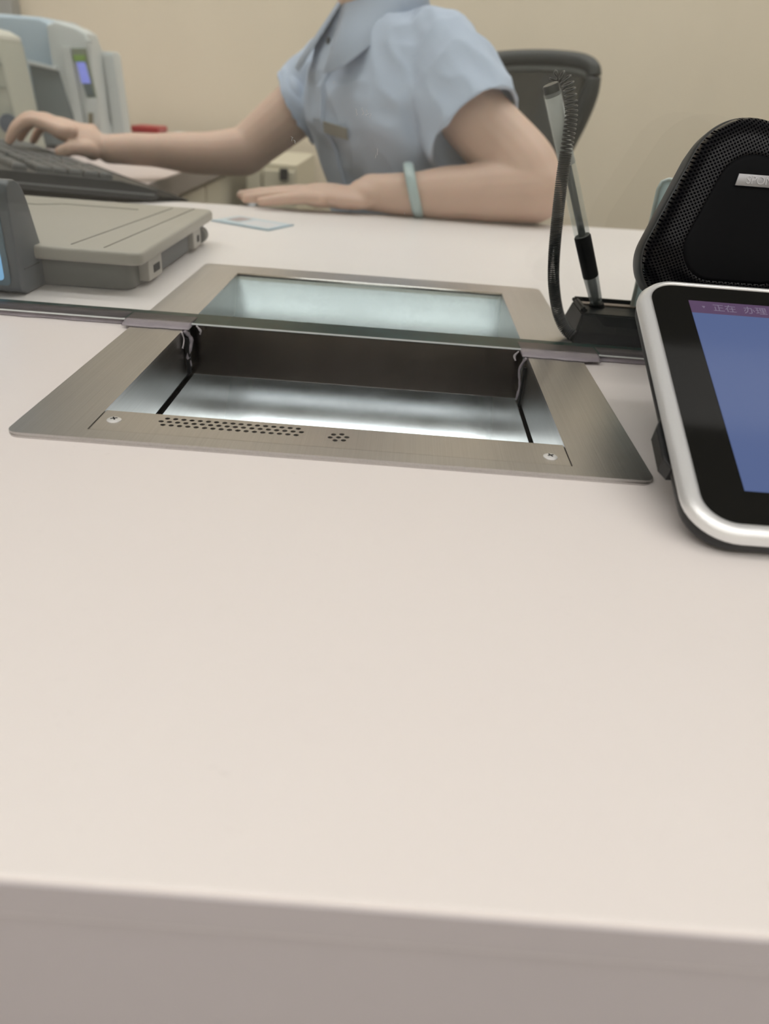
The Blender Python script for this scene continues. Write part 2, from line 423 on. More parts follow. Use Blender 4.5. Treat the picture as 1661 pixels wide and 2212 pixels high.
for i in range(1, 9):
    a = i/8*PI/2
    prof.append((.44-.05*math.sin(a), DEEP2+.01+.05*(1-math.cos(a))))
prof += [(.376, -.03), (.372, -.003)]
lb = bmesh.new(); L = [[lb.verts.new((x, y, Z0+z)) for y, z in prof] for x in (OX0, OX1)]
for i in range(len(prof)-1): lb.faces.new((L[0][i], L[1][i], L[1][i+1], L[0][i+1]))
tr = obj('trough', lb, STEEL_W, TR, smooth=True)
md = tr.modifiers.new('thickness', 'SOLIDIFY'); md.thickness = .0012; md.offset = 0; md.use_rim = False
obj('baffle', cbx(OX0+.0002, OX1-.0002, .5275, .5295, -.0345, .0015, .0003), STEEL_C, TR)
obj('rear_lip', tube([V(OX0, OY1+.0005, RIM*.6), V(OX1, OY1+.0005, RIM*.6)], .0016, 10), mat('polished_steel', (.8, .8, .78), .2, 1), TR, smooth=True)

# ------------------------------------------------------------------ glass screen
GY0, GY1, GZ = .520, .547, .0042
GS = thing('glass_screen', 'thick clear security glass screen standing across the counter', 'glass screen', V(0, .533, GZ))
EDGE = mat('green_glass_edge', (.020, .092, .083), .35, var=.7, vscale=60)  # lighter noise patches paint glints into the dark green
gb = bmesh.new(); box(gb, -1.6, 1.6, GY0, GY1, Z0+GZ, ZC-.002)
gb.faces.ensure_lookup_table()
me = bpy.data.meshes.new('pane'); bmesh.ops.recalc_face_normals(gb, faces=gb.faces)
for f in gb.faces: f.material_index = 0 if abs(f.normal.y) > .5 else 1
gb.to_mesh(me); gb.free(); me.materials.append(GLASS); me.materials.append(EDGE)
put('pane', me, None, GS)
obj('edge_highlight', prism([(GY0-.0004, Z0+GZ+.0009), (GY0-.0004, Z0+GZ-.0002), (GY0+.0009, Z0+GZ-.0005), (GY0+.0002, Z0+GZ+.0009)], -1.6, 1.6, 'x'), mat('painted_highlight', (.62, .66, .66), .4), GS)  # pale strip painted in as the highlight along the pane's lower edge
SIL = mat('silicone', (.27, .245, .27), .35, var=.15, vscale=90, bump=.5, bscale=260)
def wobble_bead(x0, x1, ya, yb, n, zb=.0004):
    bm = bmesh.new(); top = []; bot = []
    L = []
    for i in range(n+1):
        x = x0+(x1-x0)*i/n; j = noise.noise(Vector((x*90, 3.1, 0)))*.0022
        L.append([bm.verts.new(p) for p in (V(x, ya+j, zb+.0006), V(x, ya+.003+j*.5, .0040), V(x, GY0-.0006, .0052), V(x, yb, .0040), V(x, yb, zb), V(x, ya+j, zb))])
    for a, b in zip(L, L[1:]):
        for i in range(6): bm.faces.new((a[i], a[(i+1) % 6], b[(i+1) % 6], b[i]))
    bm.faces.new(L[0]); bm.faces.new(L[-1][::-1]); return bm
obj('silicone_bead', wobble_bead(TX0-.006, OX0+.004, GY0-.009, GY1-.004, 30, .0024), SIL, GS, smooth=True)
obj('silicone_bead', wobble_bead(OX1-.004, TX1+.012, GY0-.011, GY1-.004, 30, .0024), SIL, GS, smooth=True)
obj('silicone_bead', wobble_bead(-1.58, TX0-.008, GY0+.001, GY1-.002, 120), SIL, GS, smooth=True)
obj('silicone_bead', wobble_bead(TX1+.014, 1.58, GY0-.001, GY1-.002, 120), SIL, GS, smooth=True)
def strand(pts, r, m_=SIL):
    k = catmull(pts, 5); return obj('silicone_strand', tube(k, [r*(.5+.8*abs(noise.noise(p*300))) for p in k], 6), m_, GS, smooth=True)
WHITE_S = mat('torn_silicone', (.48, .45, .47), .4)
strand([V(OX0+.001, .512, .002), V(OX0+.004, .516, -.006), V(OX0+.002, .513, -.016), V(OX0+.003, .515, -.024)], .0022)
strand([V(OX0+.001, .505, .003), V(OX0+.002, .506, -.003), V(OX0+.0015, .503, -.008)], .0008, WHITE_S)
strand([V(OX0+.008, .518, .004), V(OX0+.010, .520, .000), V(OX0+.009, .522, -.003)], .0010, WHITE_S)
obj('dark_seal', prism([(OX0+.0004, Z0-.003), (OX0+.0034, Z0-.004), (OX0+.0034, Z0-.029), (OX0+.0012, Z0-.031)], .512, .516, 'y'), VOID, GS)
strand([V(OX1-.001, .510, .002), V(OX1-.004, .513, -.008), V(OX1-.002, .512, -.020), V(OX1-.003, .512, -.030)], .0014)
strand([V(OX1-.006, .516, .004), V(OX1-.008, .518, .000), V(OX1-.007, .517, -.003)], .0010, WHITE_S)
obj('dark_seal', prism([(OX1-.0004, Z0-.004), (OX1-.0022, Z0-.004), (OX1-.0022, Z0-.032), (OX1-.0008, Z0-.034)], .505, .508, 'y'), VOID, GS)
# scratch and silicone flecks on the pane; one cluster paints in a reflection
FLECK = mat('fleck', (.5, .5, .52), .6)
def fleck(px, py, h, wv):
    h *= .6
    c = at(px, py, GY0-.0003); k = [c+Vector((wv*noise.noise(Vector((i*1.7, px, 0)))*.001, 0, (i/5-.5)*h)) for i in range(6)]
    obj('fleck', tube(k, .00013, 5), FLECK, GS)
for a in ((815, 328, .0062, 1.2), (811, 338, .003, 1.5), (630, 300, .004, 3), (638, 306, .003, 2), (770, 242, .006, 2), (782, 240, .007, 2), (793, 244, .006, 2), (800, 250, .004, 3), (720, 178, .002, 1), (874, 461, .002, 1), (497, 600, .0016, 1)): fleck(*a)

# ------------------------------------------------------------------ desk wing behind the counter
WD = thing('side_desk', 'pinkish grey side desk behind the counter carrying keyboard and machines', 'desk', (-.9, 1.6, 0))
obj('desk_top', prism([(-1.6, back_y(-1.6)+.001), (-.41, back_y(-.41)+.001), (-.41, 2.28), (-1.6, 2.28)], Z0-.036, Z0-.001), mat('desk_laminate', (.68, .58, .55), .45, var=.03), WD)
obj('edge_strip', bx(-.4099, -.4075, back_y(-.41)+.003, 2.28, Z0-.035, Z0-.002), mat('desk_edge', (.30, .26, .235), .5), WD)
obj('carcass', bx(-1.55, -.44, 1.16, 2.26, .06, Z0-.037), mat('cream_cabinet', lin((214, 207, 188)), .5, var=.02), WD)
dr = obj('door', bx(-.4395, -.425, 1.20, 1.70, .08, Z0-.05, .002), MATS['cream_cabinet'], WD)
obj('door', bx(-.4395, -.425, 1.71, 2.24, .08, Z0-.05, .002), MATS['cream_cabinet'], WD)
obj('handle', tube([(-.425, 1.62, Z0-.10), (-.395, 1.62, Z0-.10), (-.395, 1.50, Z0-.10), (-.425, 1.50, Z0-.10)], .006, 10), mat('handle_metal', (.35, .36, .37), .3, 1), dr, smooth=True)

FC = thing('filing_cabinet', 'cream metal cabinet with a black lock standing against the beige wall', 'cabinet', (-.31, 2.1, 0))
fx0, fx1, fy0 = max(at(492, 380, 1.93).x, -.384), at(640, 380, 1.93).x, 1.93
ft = at(560, 352, 1.93).z
CREAM2 = mat('cream_metal', lin((208, 200, 178)), .45, var=.02)
obj('body', bx(fx0, fx1, fy0, 2.30, 0, ft), CREAM2, FC)
xm = at(568, 380, 1.93).x
d1 = obj('door', bx(fx0+.003, xm-.003, fy0-.014, fy0-.001, .04, ft-.012, .002), CREAM2, FC)
d2 = obj('door', bx(xm+.003, fx1-.003, fy0-.014, fy0-.001, .04, ft-.012, .002), CREAM2, FC)
lk = at(613, 378, fy0-.02)
obj('lock', bx(lk.x-.010, lk.x+.010, fy0-.024, fy0-.014, lk.z-.012, lk.z+.014, .003), BLACK, d2)
obj('handle', tube([(xm-.015, fy0-.014, ft-.09), (xm-.015, fy0-.04, ft-.09), (xm-.048, fy0-.04, ft-.10), (xm-.048, fy0-.014, ft-.10)], .008, 10), MATS['handle_metal'], d1, smooth=True)

# ------------------------------------------------------------------ keyboard
KB = thing('keyboard', 'black computer keyboard tilted toward the teller on the side desk', 'keyboard', V(-.46, 1.3, 0))
KA = math.radians(5.5)
KM = Matrix.Translation(V(-.335, 1.085, .0055)) @ Matrix.Rotation(.656, 4, 'Z') @ Matrix.Rotation(KA, 4, 'Y')   # local x runs to the left/back (negative), y along the keyboard
KDEP, KLEN = .215, .44
KGREY = mat('keyboard_shell', (.028, .030, .033), .38, bump=.1, bscale=600)
KEYM = mat('key_cap', (.12, .122, .122), .4, bump=.1, bscale=800)
obj('shell', prism([(0, 0), (0, .010), (-.05, .017), (-KDEP, .017), (-KDEP, -.004), (-.01, -.004)], 0, KLEN, 'y', .002, 2, M=KM), KGREY, KB, autosmooth=40)
obj('shade_wedge', prism([(-.012, -.0042), (-KDEP+.008, -.0042), (-KDEP+.0105, -.0248)], .004, KLEN-.004, 'y', M=KM), BLACKM, KB)  # black wedge added as the shade under the raised keyboard
obj('trim_strip', bx(-KDEP+.004, -.006, -.0012, .0004, .003, .0045, M=KM), mat('keyboard_trim', (.22, .23, .24), .3), KB)
kb0 = bmesh.new()
L = [[kb0.verts.new((sx*s, sy*s, z)) for sx, sy in ((-1, -1), (1, -1), (1, 1), (-1, 1))] for z, s in ((0, .0086), (.005, .0080), (.0072, .0066))]
for a, b in zip(L, L[1:]):
    for i in range(4): kb0.faces.new((a[i], a[(i+1) % 4], b[(i+1) % 4], b[i]))
kb0.faces.new(L[-1]); bmesh.ops.recalc_face_normals(kb0, faces=kb0.faces)
kme = bpy.data.meshes.new('key'); kb0.to_mesh(kme); kb0.free(); kme.materials.append(KEYM)
kx = [-.066, -.085, -.104, -.123, -.142, -.170]
kr = origin_of(KB)
for r_, x in enumerate(kx):
    y = .018
    while y < KLEN-.012:
        if not (abs(y-.094) < .010 or abs(y-.170) < .008):
            o = bpy.data.objects.new('key', kme); COL.objects.link(o); o.parent = KB
            o.matrix_local = Matrix.Translation(-kr) @ KM @ Matrix.Translation((x, y, .017))
        y += .019
obj('front_wedge', prism([(.045, -.002), (.040, .001), (-.012, .007), (-.012, -.002)], .005, KLEN-.005, 'y', M=Matrix.Translation(V(-.335, 1.085, .0025)) @ Matrix.Rotation(.656, 4, 'Z')), BLACKM, KB)  # thin black wedge along the teller's edge of the keyboard

# ------------------------------------------------------------------ document scanner / passbook unit
DS = thing('document_scanner', 'flat light grey document scanner lying on the counter behind the glass', 'scanner', V(-.31, .72, 0))
LG = mat('warm_grey_plastic', lin((168, 164, 153)), .45, var=.03, bump=.08, bscale=700)
LG2 = mat('mid_grey_plastic', lin((104, 104, 98)), .5)
obj('body', prism(rrect(-.425, -.216, .611, .835, .012), Z0+.0005, Z0+.022, 'z', .002), LG2, DS, autosmooth=40)
lid = obj('lid', prism(rrect(-.43, -.203, .600, .845, .010), Z0+.0222, Z0+.0325, 'z', .003, 3), LG, DS, autosmooth=40)
obj('lid_seam', prism(rrect(-.4285, -.2045, .6015, .8435, .010), Z0+.0255, Z0+.0262, 'z'), mat('seam_grey', lin((110, 108, 100)), .6), lid)
def line_on(z, pts, r=.0006): return tube([Vector((x, y, z)) for x, y in pts], r, 6)
GR = mat('groove_grey', lin((120, 117, 108)), .6)
obj('groove', line_on(Z0+.0325, [(-.262, .615), (-.243, .83)]), GR, lid); obj('groove', line_on(Z0+.0325, [(-.235, .612), (-.222, .838)]), GR, lid)
obj('groove', line_on(Z0+.0325, [(-.41, .79), (-.365, .79), (-.345, .805), (-.27, .805)]), GR, lid)
for y0, y1, mm in ((.632, .668, 'port'), (.775, .802, 'port')):
    pt = obj('port', cbx(-.2165, -.2075, y0, y1, .004, .0215, .001), mat('port_white', lin((176, 172, 164)), .5), DS)
    obj('socket', cbx(-.2076, -.2069, y0+.012, y1-.008, .009, .015), VOID, pt)
obj('side_recess', cbx(-.2163, -.2125, .675, .770, .003, .0215), mat('recess_grey', lin((92, 94, 96)), .6), DS)
obj('hinge', tube([V(-.214, .812, .010), V(-.214, .828, .010)], .008, 14), LG2, DS, smooth=True)

# ------------------------------------------------------------------ slate terminal at the far left
ST = thing('customer_terminal', 'slate grey wedge-shaped terminal with a blue lit screen behind the glass', 'terminal', V(-.35, .6, 0))
SLATE = mat('slate_plastic', lin((84, 90, 95)), .4, bump=.1, bscale=500)
pr = [(.572, .004), (.571, .072), (.573, .078), (.578, .081), (.586, .081), (.593, .078), (.598, .072), (.602, .064), (.614, .030), (.622, .012), (.622, .004), (.612, .0005), (.580, .0005)]
obj('housing', prism([(y, Z0+z) for y, z in pr], -.41, -.2855, 'x', .0015, 2), SLATE, ST, autosmooth=50)
bz = obj('bezel', prism(rrect(-.405, -.2925, Z0+.008, Z0+.076, .004), .5692, .5712, 'y', .0006), mat('bezel_blue', lin((92, 118, 132)), .25), ST)
obj('screen', prism(rrect(-.401, -.2965, Z0+.012, Z0+.072, .003), .5688, .5694, 'y'), mat('terminal_screen', (.02, .03, .04), .15, emit=lin((120, 175, 215)), es=.9), bz)
obj('side_slot', bx(-.2856, -.2852, .580, .606, Z0+.0185, Z0+.0195), mat('slot_dark', lin((58, 62, 66)), .5), ST)

# ------------------------------------------------------------------ identity card
IDC = thing('identity_card', 'pale blue plastic identity card lying on the counter near the hand', 'card', V(-.187, .97, 0))
cc = [onp for onp in ((-.238, .970), (-.161, .931), (-.138, .983), (-.213, 1.020))]
obj('card', prism(cc, Z0+.0003, Z0+.0013), mat('card_blue', lin((196, 214, 222)), .35, var=.12, vscale=40), IDC)
cx, cy = sum(p[0] for p in cc)/4, sum(p[1] for p in cc)/4
def inc(s, t):
    a = Vector(cc[0]).lerp(Vector(cc[1]), s); b = Vector(cc[3]).lerp(Vector(cc[2]), s); return tuple(a.lerp(b, t))
obj('blue_border', prism([inc(0, 0), inc(1, 0), inc(1, .04), inc(0, .04)], Z0+.0013, Z0+.0016), mat('card_border', lin((88, 132, 160)), .4), IDC)
obj('blue_border', prism([inc(.975, 0), inc(1, 0), inc(1, 1), inc(.975, 1)], Z0+.0013, Z0+.0016), MATS['card_border'], IDC)
obj('portrait_patch', prism([inc(.10, .35), inc(.32, .35), inc(.32, .85), inc(.10, .85)], Z0+.0013, Z0+.0015), mat('card_patch', lin((176, 160, 160)), .5), IDC)
obj('print_band', prism([inc(.42, .2), inc(.9, .2), inc(.9, .8), inc(.42, .8)], Z0+.0013, Z0+.00145), mat('card_white', lin((222, 222, 226)), .4), IDC)

# ------------------------------------------------------------------ pen and its stand
PS = thing('pen_stand', 'black plastic desk pen stand behind the glass beside the tray', 'pen stand', V(.165, .585, 0))
def frust(x0, x1, y0, y1, z0, X0, X1, Y0, Y1, z1):
    bm = bmesh.new(); a = [bm.verts.new(V(x, y, z0)) for x, y in ((x0, y0), (x1, y0), (x1, y1), (x0, y1))]; b = [bm.verts.new(V(x, y, z1)) for x, y in ((X0, Y0), (X1, Y0), (X1, Y1), (X0, Y1))]
    bm.faces.new(a[::-1]); bm.faces.new(b)
    for i in range(4): bm.faces.new((a[i], a[(i+1) % 4], b[(i+1) % 4], b[i]))
    bmesh.ops.bevel(bm, geom=list(bm.edges), offset=.0012, segments=2, affect='EDGES'); return bm
obj('base', frust(.1285, .212, .557, .612, .0004, .135, .206, .568, .607, .021), BLACKS, PS, autosmooth=40)
obj('raised_border', frust(.1335, .2075, .6015, .6085, .0205, .1345, .2065, .6025, .6075, .0245), BLACKS, PS, autosmooth=40)
obj('raised_border', frust(.1335, .1395, .570, .601, .0205, .1345, .1385, .571, .601, .0245), BLACKS, PS, autosmooth=40)
obj('top_inlay', cbx(.1400, .205, .594, .6012, .0208, .0222), mat('inlay_taupe', lin((128, 116, 106)), .4), PS)
P0, P1 = at(1291, 668, .592), at(1189, 182, .572)
obj('socket', cyl(P0-Vector((0, 0, .006)), P0+(P1-P0)*.03, .0075, .0055, 20), BLACKM, PS, smooth=False, autosmooth=40)
PN = thing('desk_pen', 'clear barrel ballpoint pen standing tethered in the black pen stand', 'pen', P0)
def pp(t): return P0+(P1-P0)*t
CLEAR = clear_plastic('clear_plastic', (.80, .82, .80), .22); CLEAR2 = clear_plastic('smoky_plastic', (.35, .37, .38), .55)
obj('tip', tube([pp(.03), pp(.10), pp(.15)], [.0022, .0032, .0034], 16), mat('tip_dark', (.02, .03, .035), .25), PN, smooth=True)
obj('nose_cone', tube([pp(.035), pp(.06), pp(.165)], [.0044, .0048, .0056], 20), CLEAR2, PN, smooth=True)
obj('grip', tube([pp(.165), pp(.17), pp(.36), pp(.365)], [.0050, .0058, .0060, .0054], 20), BLACKM, PN, autosmooth=50)
obj('refill', tube([pp(.36), pp(.70)], .0026, 14), mat('ink_dark', (.03, .04, .042), .35), PN, smooth=True)
obj('upper_refill', tube([pp(.68), pp(.955)], .0053, 16), mat('refill_white', (.74, .74, .72), .5), PN, smooth=True)
obj('barrel', tube([pp(.365), pp(.97)], [.0056, .0060], 24), CLEAR, PN, smooth=True)
obj('end_plug', tube([pp(.945), pp(.995), pp(1.0)], [.0050, .0054, .0048], 20), mat('plug_grey', (.03, .036, .04), .35), PN, autosmooth=50)
# coiled tether
path = [(1194, 176, .572), (1203, 162, .571), (1219, 168, .570), (1230, 195, .569), (1234, 235, .568), (1231, 275, .567), (1222, 330, .566), (1212, 400, .565), (1203, 480, .565), (1197, 550, .566), (1196, 610, .567), (1204, 670, .568), (1219, 707, .566), (1238, 726, .562)]
ck = catmull([at(*p) for p in path], 24)
acc = [0]
for a, b in zip(ck, ck[1:]): acc.append(acc[-1]+(b-a).length)
tot = acc[-1]
def along(s):
    import bisect
    i = min(max(bisect.bisect(acc, s)-1, 0), len(ck)-2); f = (s-acc[i])/max(1e-9, acc[i+1]-acc[i])
    return ck[i].lerp(ck[i+1], f), (ck[i+1]-ck[i]).normalized()
hp = []; s = 0; ph = 0
while s < tot:
    c, t = along(s); u, v = Vector((0, 1, 0)), t.cross(Vector((0, 1, 0))).normalized()
    u = v.cross(t).normalized()
    f = s/tot; rad = .0038 if f > .05 else .0028
    hp.append(c+u*math.cos(ph)*rad+v*math.sin(ph)*rad)
    pitch = .0034 if f < .14 else (.0026 if f < .30 else .00135)
    ph += 2*PI/11; s += pitch/11
obj('coil_tether', tube(hp, .00062, 5), mat('coil_black', (.018, .022, .023), .35), PN, smooth=True)

# ------------------------------------------------------------------ acrylic plate behind the speaker
AC = thing('acrylic_plate', 'upright pale green acrylic plate behind the black speaker', 'acrylic plate', V(.23, .60, 0))
ACM = bpy.data.materials.new('frosted_acrylic'); ACM.use_nodes = True
_n = ACM.node_tree.nodes; _l = ACM.node_tree.links; _n.remove(_n['Principled BSDF'])
_d = _n.new('ShaderNodeBsdfDiffuse'); _t = _n.new('ShaderNodeBsdfTranslucent'); _m = _n.new('ShaderNodeMixShader')
_d.inputs[0].default_value = (.76, .86, .88, 1); _t.inputs[0].default_value = (.78, .88, .90, 1); _m.inputs[0].default_value = .5
_l.new(_d.outputs[0], _m.inputs[1]); _l.new(_t.outputs[0], _m.inputs[2]); _l.new(_m.outputs[0], _n['Material Output'].inputs[0])
obj('plate', prism(rrect(.1795, .30, Z0+.001, Z0+.1125, .004), .598, .602, 'y', .0008), ACM, AC, autosmooth=40)
obj('plate_edge', tube([V(.1800, .600, .006), V(.1800, .600, .106), V(.1815, .600, .1105), V(.1850, .600, .112), V(.295, .600, .112)], .0021, 8), mat('acrylic_edge', lin((196, 206, 202)), .35), AC, smooth=True)
obj('plate_foot', cbx(.185, .295, .588, .625, .0003, .004, .001), ACM, AC)

# ------------------------------------------------------------------ intercom speaker
SP = thing('intercom_speaker', 'black rounded triangular intercom speaker with perforated grille and silver badge', 'speaker', V(.19, .47, 0))
SCX, SY = .1885, .462
def tri_outline(sc, dz=0, n=72):
    # rounded triangle: convex hull of three circles, walked by angle
    C = [((0, .1285), .0305), ((-.0215, .0815), .0275), ((.0215, .0815), .0275)]
    pts = []
    for i in range(n):
        a = 2*PI*i/n; d = (math.cos(a), math.sin(a))
        c, r = max(C, key=lambda k: k[0][0]*d[0]+k[0][1]*d[1]+k[1])
        pts.append((c[0]+r*d[0], c[1]+r*d[1]))
    cz = .098
    return [(p[0]*sc, cz+(p[1]-cz)*sc+dz) for p in pts]
tilt = Matrix.Translation(V(SCX, SY, .054)) @ Matrix.Rotation(math.radians(-14), 4, 'X') @ Matrix.Translation((0, 0, -.054))
def sring(sc, y, dz=0): return [tilt @ Vector((x, y, z)) for x, z in tri_outline(sc, dz)]
obj('rear_shell', loft([sring(.80, .030), sring(.95, .026), sring(1.0, .014), sring(1.015, .004), sring(1.005, .001), sring(.99, .0005)]), mat('shell_charcoal', (.028, .031, .032), .42), SP, autosmooth=60)
obj('grille', loft([sring(.99, .0008), sring(.995, -.002), sring(.97, -.007), sring(.90, -.0115), sring(.80, -.0145), sring(.70, -.0165), sring(.66, -.0172), sring(.64, -.0168)], cap=False), perforated_material(), SP, smooth=True)
obj('front_panel', loft([sring(.645, -.0150), sring(.640, -.0170), sring(.60, -.0174), sring(.3, -.0178), sring(.02, -.0178)]), mat('panel_black', (.004, .0042, .005), .55, spec=.06), SP, smooth=True)
BG = tilt @ Matrix.Translation((.003, -.0182, .1235)) @ Matrix.Rotation(PI/2, 4, 'X')
bp = obj('badge', prism([(-.0128, -.0031), (.0122, -.0031), (.0128, .0031), (-.0117, .0031)], -.0003, .0008, 'z', .0003, 2, M=BG), mat('badge_silver', (.30, .30, .31), .38, .7), SP, autosmooth=50)
tm = text_mesh('SPON', .0058, .00016); tm.transform(BG @ Matrix.Translation((0, 0, .0009)))
put('lettering', tm, mat('badge_letter', (.42, .42, .44), .3, .7), bp)
obj('neck', tube([tilt @ Vector((0, .012, .062)), V(SCX+.014, SY+.016, .03), V(SCX+.020, SY+.014, .004)], [.014, .010, .013], 18), BLACK, SP, smooth=True)
obj('base', prism([(SCX+.020+.016*math.cos(2*PI*i/40), SY+.014+.022*math.sin(2*PI*i/40)) for i in range(40)], Z0+.0004, Z0+.008, 'z', .002, 2), BLACK, SP, autosmooth=40)

# ------------------------------------------------------------------ customer tablet
TB = thing('customer_tablet', 'tilted customer tablet with silver frame and blue screen on the counter', 'tablet', V(.24, .36, 0))
TA = math.radians(23.2)
TM = Matrix.Translation(V(.1225, .2630, .0112)) @ Matrix.Rotation(TA, 4, 'X')     # local x right, y up the face, z out of the face
TWd, TH = .250, .1695
obj('back_shell', prism(rrect(.001, TWd-.001, .001, TH-.001, .020, 10), -.013, -.0035, 'z', .004, 3, M=TM), BLACK, TB, autosmooth=40)
def rim_ring():
    o = rrect(0, TWd, 0, TH, .0215, 10); i = rrect(.0072, TWd-.0072, .0072, TH-.0040, .014, 10); q = rrect(.0025, TWd-.0025, .0025, TH-.0015, .019, 10); i2 = rrect(.0055, TWd-.0055, .0055, TH-.003, .016, 10)
    R = [[(x, y, z) for x, y in s] for s, z in ((i, -.004), (o, -.0045), (o, -.0022), (q, .0002), (i2, .0008), (i, .0001))]
    bm = bmesh.new(); L = [[bm.verts.new(p) for p in r] for r in R]; n = len(L[0]); L.append(L[0])
    for a, b in zip(L, L[1:]):
        for k in range(n): bm.faces.new((a[k], a[(k+1) % n], b[(k+1) % n], b[k]))
    bm.transform(TM); return bm
obj('silver_frame', rim_ring(), mat('silver_paint', (.80, .81, .82), .36, .55, bump=.12, bscale=900), TB, autosmooth=70)
gl = obj('front_glass', prism(rrect(.0074, TWd-.0074, .0074, TH-.0042, .0138, 10), -.003, -.0002, 'z', M=TM), mat('glass_black', (.010, .010, .009), .06, spec=.4), TB)
SX0, SX1, SY0_, SY1_ = .0265, TWd-.0265, .0250, TH-.0165
obj('screen', bx(SX0, SX1, SY0_, SY1_-.010, -.0001, .00005, M=TM), mat('screen_blue', (.01, .012, .02), .10, emit=lin((92, 108, 152)), es=.80), gl)
sb = obj('status_bar', bx(SX0, SX1, SY1_-.010, SY1_, -.0001, .00006, M=TM), mat('screen_mauve', (.01, .01, .012), .10, emit=lin((96, 74, 104)), es=.8), gl)
tm = text_mesh('\u25be  \u6b63\u5728  \u529e\u7406 \u2026', .0062, .00002); xs = [v.co.x for v in tm.vertices]
tm.transform(TM @ Matrix.Translation((SX0+.006-min(xs), SY1_-.0052, .00010)))
put('lettering', tm, mat('screen_text', (.02, .02, .02), .2, emit=lin((128, 116, 140)), es=.8), sb)
obj('side_clip', prism([(.0005, .040), (-.0022, .045), (-.0022, .064), (.0012, .072), (.004, .072), (.004, .040)], -.0145, -.006, 'z', .0008, M=TM), BLACK, TB)
obj('support_foot', prism([(.275, Z0+.0004), (.285, Z0+.0022), (.40, Z0+.046), (.408, Z0+.046), (.425, Z0+.0004)], .165, .325, 'x', .001), BLACK, TB)

# ------------------------------------------------------------------ machines on the side desk
BS = thing('banknote_sorter', 'pale blue white banknote sorting machine with a small violet display', 'machine', V(-.80, 1.80, 0))
PW = mat('pale_blue_plastic', lin((176, 192, 204)), .4, var=.02); PG = mat('pale_grey_plastic', lin((196, 201, 200)), .45, var=.02)
PD = mat('pocket_grey_plastic', lin((122, 130, 132)), .5)  # darker blue-grey for the note pocket
sY = 1.72
def SX(px, y=sY): return at(px, 170, y).x
def SZ(py, px=150, y=sY): return at(px, py, y).z
x_l, x_m, x_r = -1.10, SX(150), SX(224)
# housing: rounded outline seen from the front, then a lighter front-right section
zt = SZ(34, 60)
out = [(x_l, Z0), (x_l, zt-.02), (x_l+.03, zt), (SX(100), zt), (SX(118), zt-.006), (SX(132), zt-.022), (SX(140), zt-.05), (x_m, Z0)]
obj('housing', prism(out, sY, 1.90, 'y', .008, 3), PW, BS, autosmooth=40)
out = [(SX(128), Z0), (SX(122), SZ(60)), (SX(142), SZ(48)), (SX(183), SZ(58)), (SX(203), SZ(70)), (SX(210), SZ(100)), (SX(216), Z0)]
obj('control_tower', prism(out, sY-.02, 1.765, 'y', .006, 3), PG, BS, autosmooth=40)
hp_ = obj('note_pocket', prism([(SX(76), SZ(140)), (SX(138), SZ(150)), (SX(172), Z0+.005), (SX(86), Z0+.005)], sY-.022, sY+.002, 'y', .003), PD, BS)
obj('pocket_shelf', prism([(SX(78), SZ(137)), (SX(138), SZ(147)), (SX(140), SZ(155)), (SX(79), SZ(146))], sY-.030, sY-.020, 'y', .001), PG, hp_)
def panel(name, pts, y0, y1, m_, par): return obj(name, prism([(at(px, py, y0).x, at(px, py, y0).z) for px, py in pts], y0, y1, 'y', .001), m_, par)
yp = sY-.024
panel('front_rib', [(132, 100), (150, 100), (186, 290), (166, 290)], yp-.004, yp+.004, PG, BS)
cp = panel('control_panel', [(154, 104), (184, 104), (208, 212), (188, 212)], yp-.002, yp+.004, mat('panel_grey', lin((130, 138, 122)), .5), BS)
panel('display', [(164, 134), (182, 134), (195, 180), (176, 180)], yp-.005, yp-.001, mat('violet_display', (.05, .05, .1), .3, emit=lin((122, 128, 200)), es=1.0), cp)
panel('green_label', [(156, 119), (183, 119), (184, 133), (160, 133)], yp-.005, yp-.001, mat('label_green', lin((128, 160, 84)), .5), cp)
panel('keypad', [(178, 181), (195, 181), (204, 208), (187, 208)], yp-.005, yp-.001, mat('keypad_grey', lin((92, 104, 108)), .5), cp)
lt = panel('latch_plate', [(186, 212), (212, 210), (208, 270), (186, 270)], yp-.006, yp+.003, PG, BS)
panel('latch', [(190, 244), (200, 244), (200, 268), (190, 268)], yp-.010, yp-.006, mat('latch_brown', lin((128, 122, 104)), .5), lt)
panel('button', [(186, 86), (198, 86), (198, 95), (186, 95)], yp-.008, yp+.002, PG, BS)

UY = 1.768
def ux(px): return at(px, 200, UY).x
def uz(py): return at(245, py, UY).z
st_ = obj('stacker', prism([(ux(226), Z0), (ux(222), uz(112)), (ux(250), uz(112)), (ux(254), uz(120)), (ux(264), Z0)], UY, 1.81, 'y', .004), PG, BS, autosmooth=40)
obj('recess', prism([(ux(206), uz(262)), (ux(205), uz(160)), (ux(222), uz(118)), (ux(230), uz(140)), (ux(238), uz(262))], UY-.003, UY+.002, 'y'), mat('recess_green_grey', lin((140, 150, 146)), .6), st_)
obj('tray_lip', prism([(ux(204), uz(290)), (ux(206), uz(262)), (ux(226), uz(258)), (ux(238), uz(272)), (ux(240), uz(290))], UY-.016, UY-.002, 'y', .003), PG, st_, autosmooth=40)
obj('side_flange', prism([(ux(240), Z0+.004), (ux(232), uz(120)), (ux(256), uz(116)), (ux(268), Z0+.004)], UY-.010, UY-.001, 'y', .002), PG, st_)

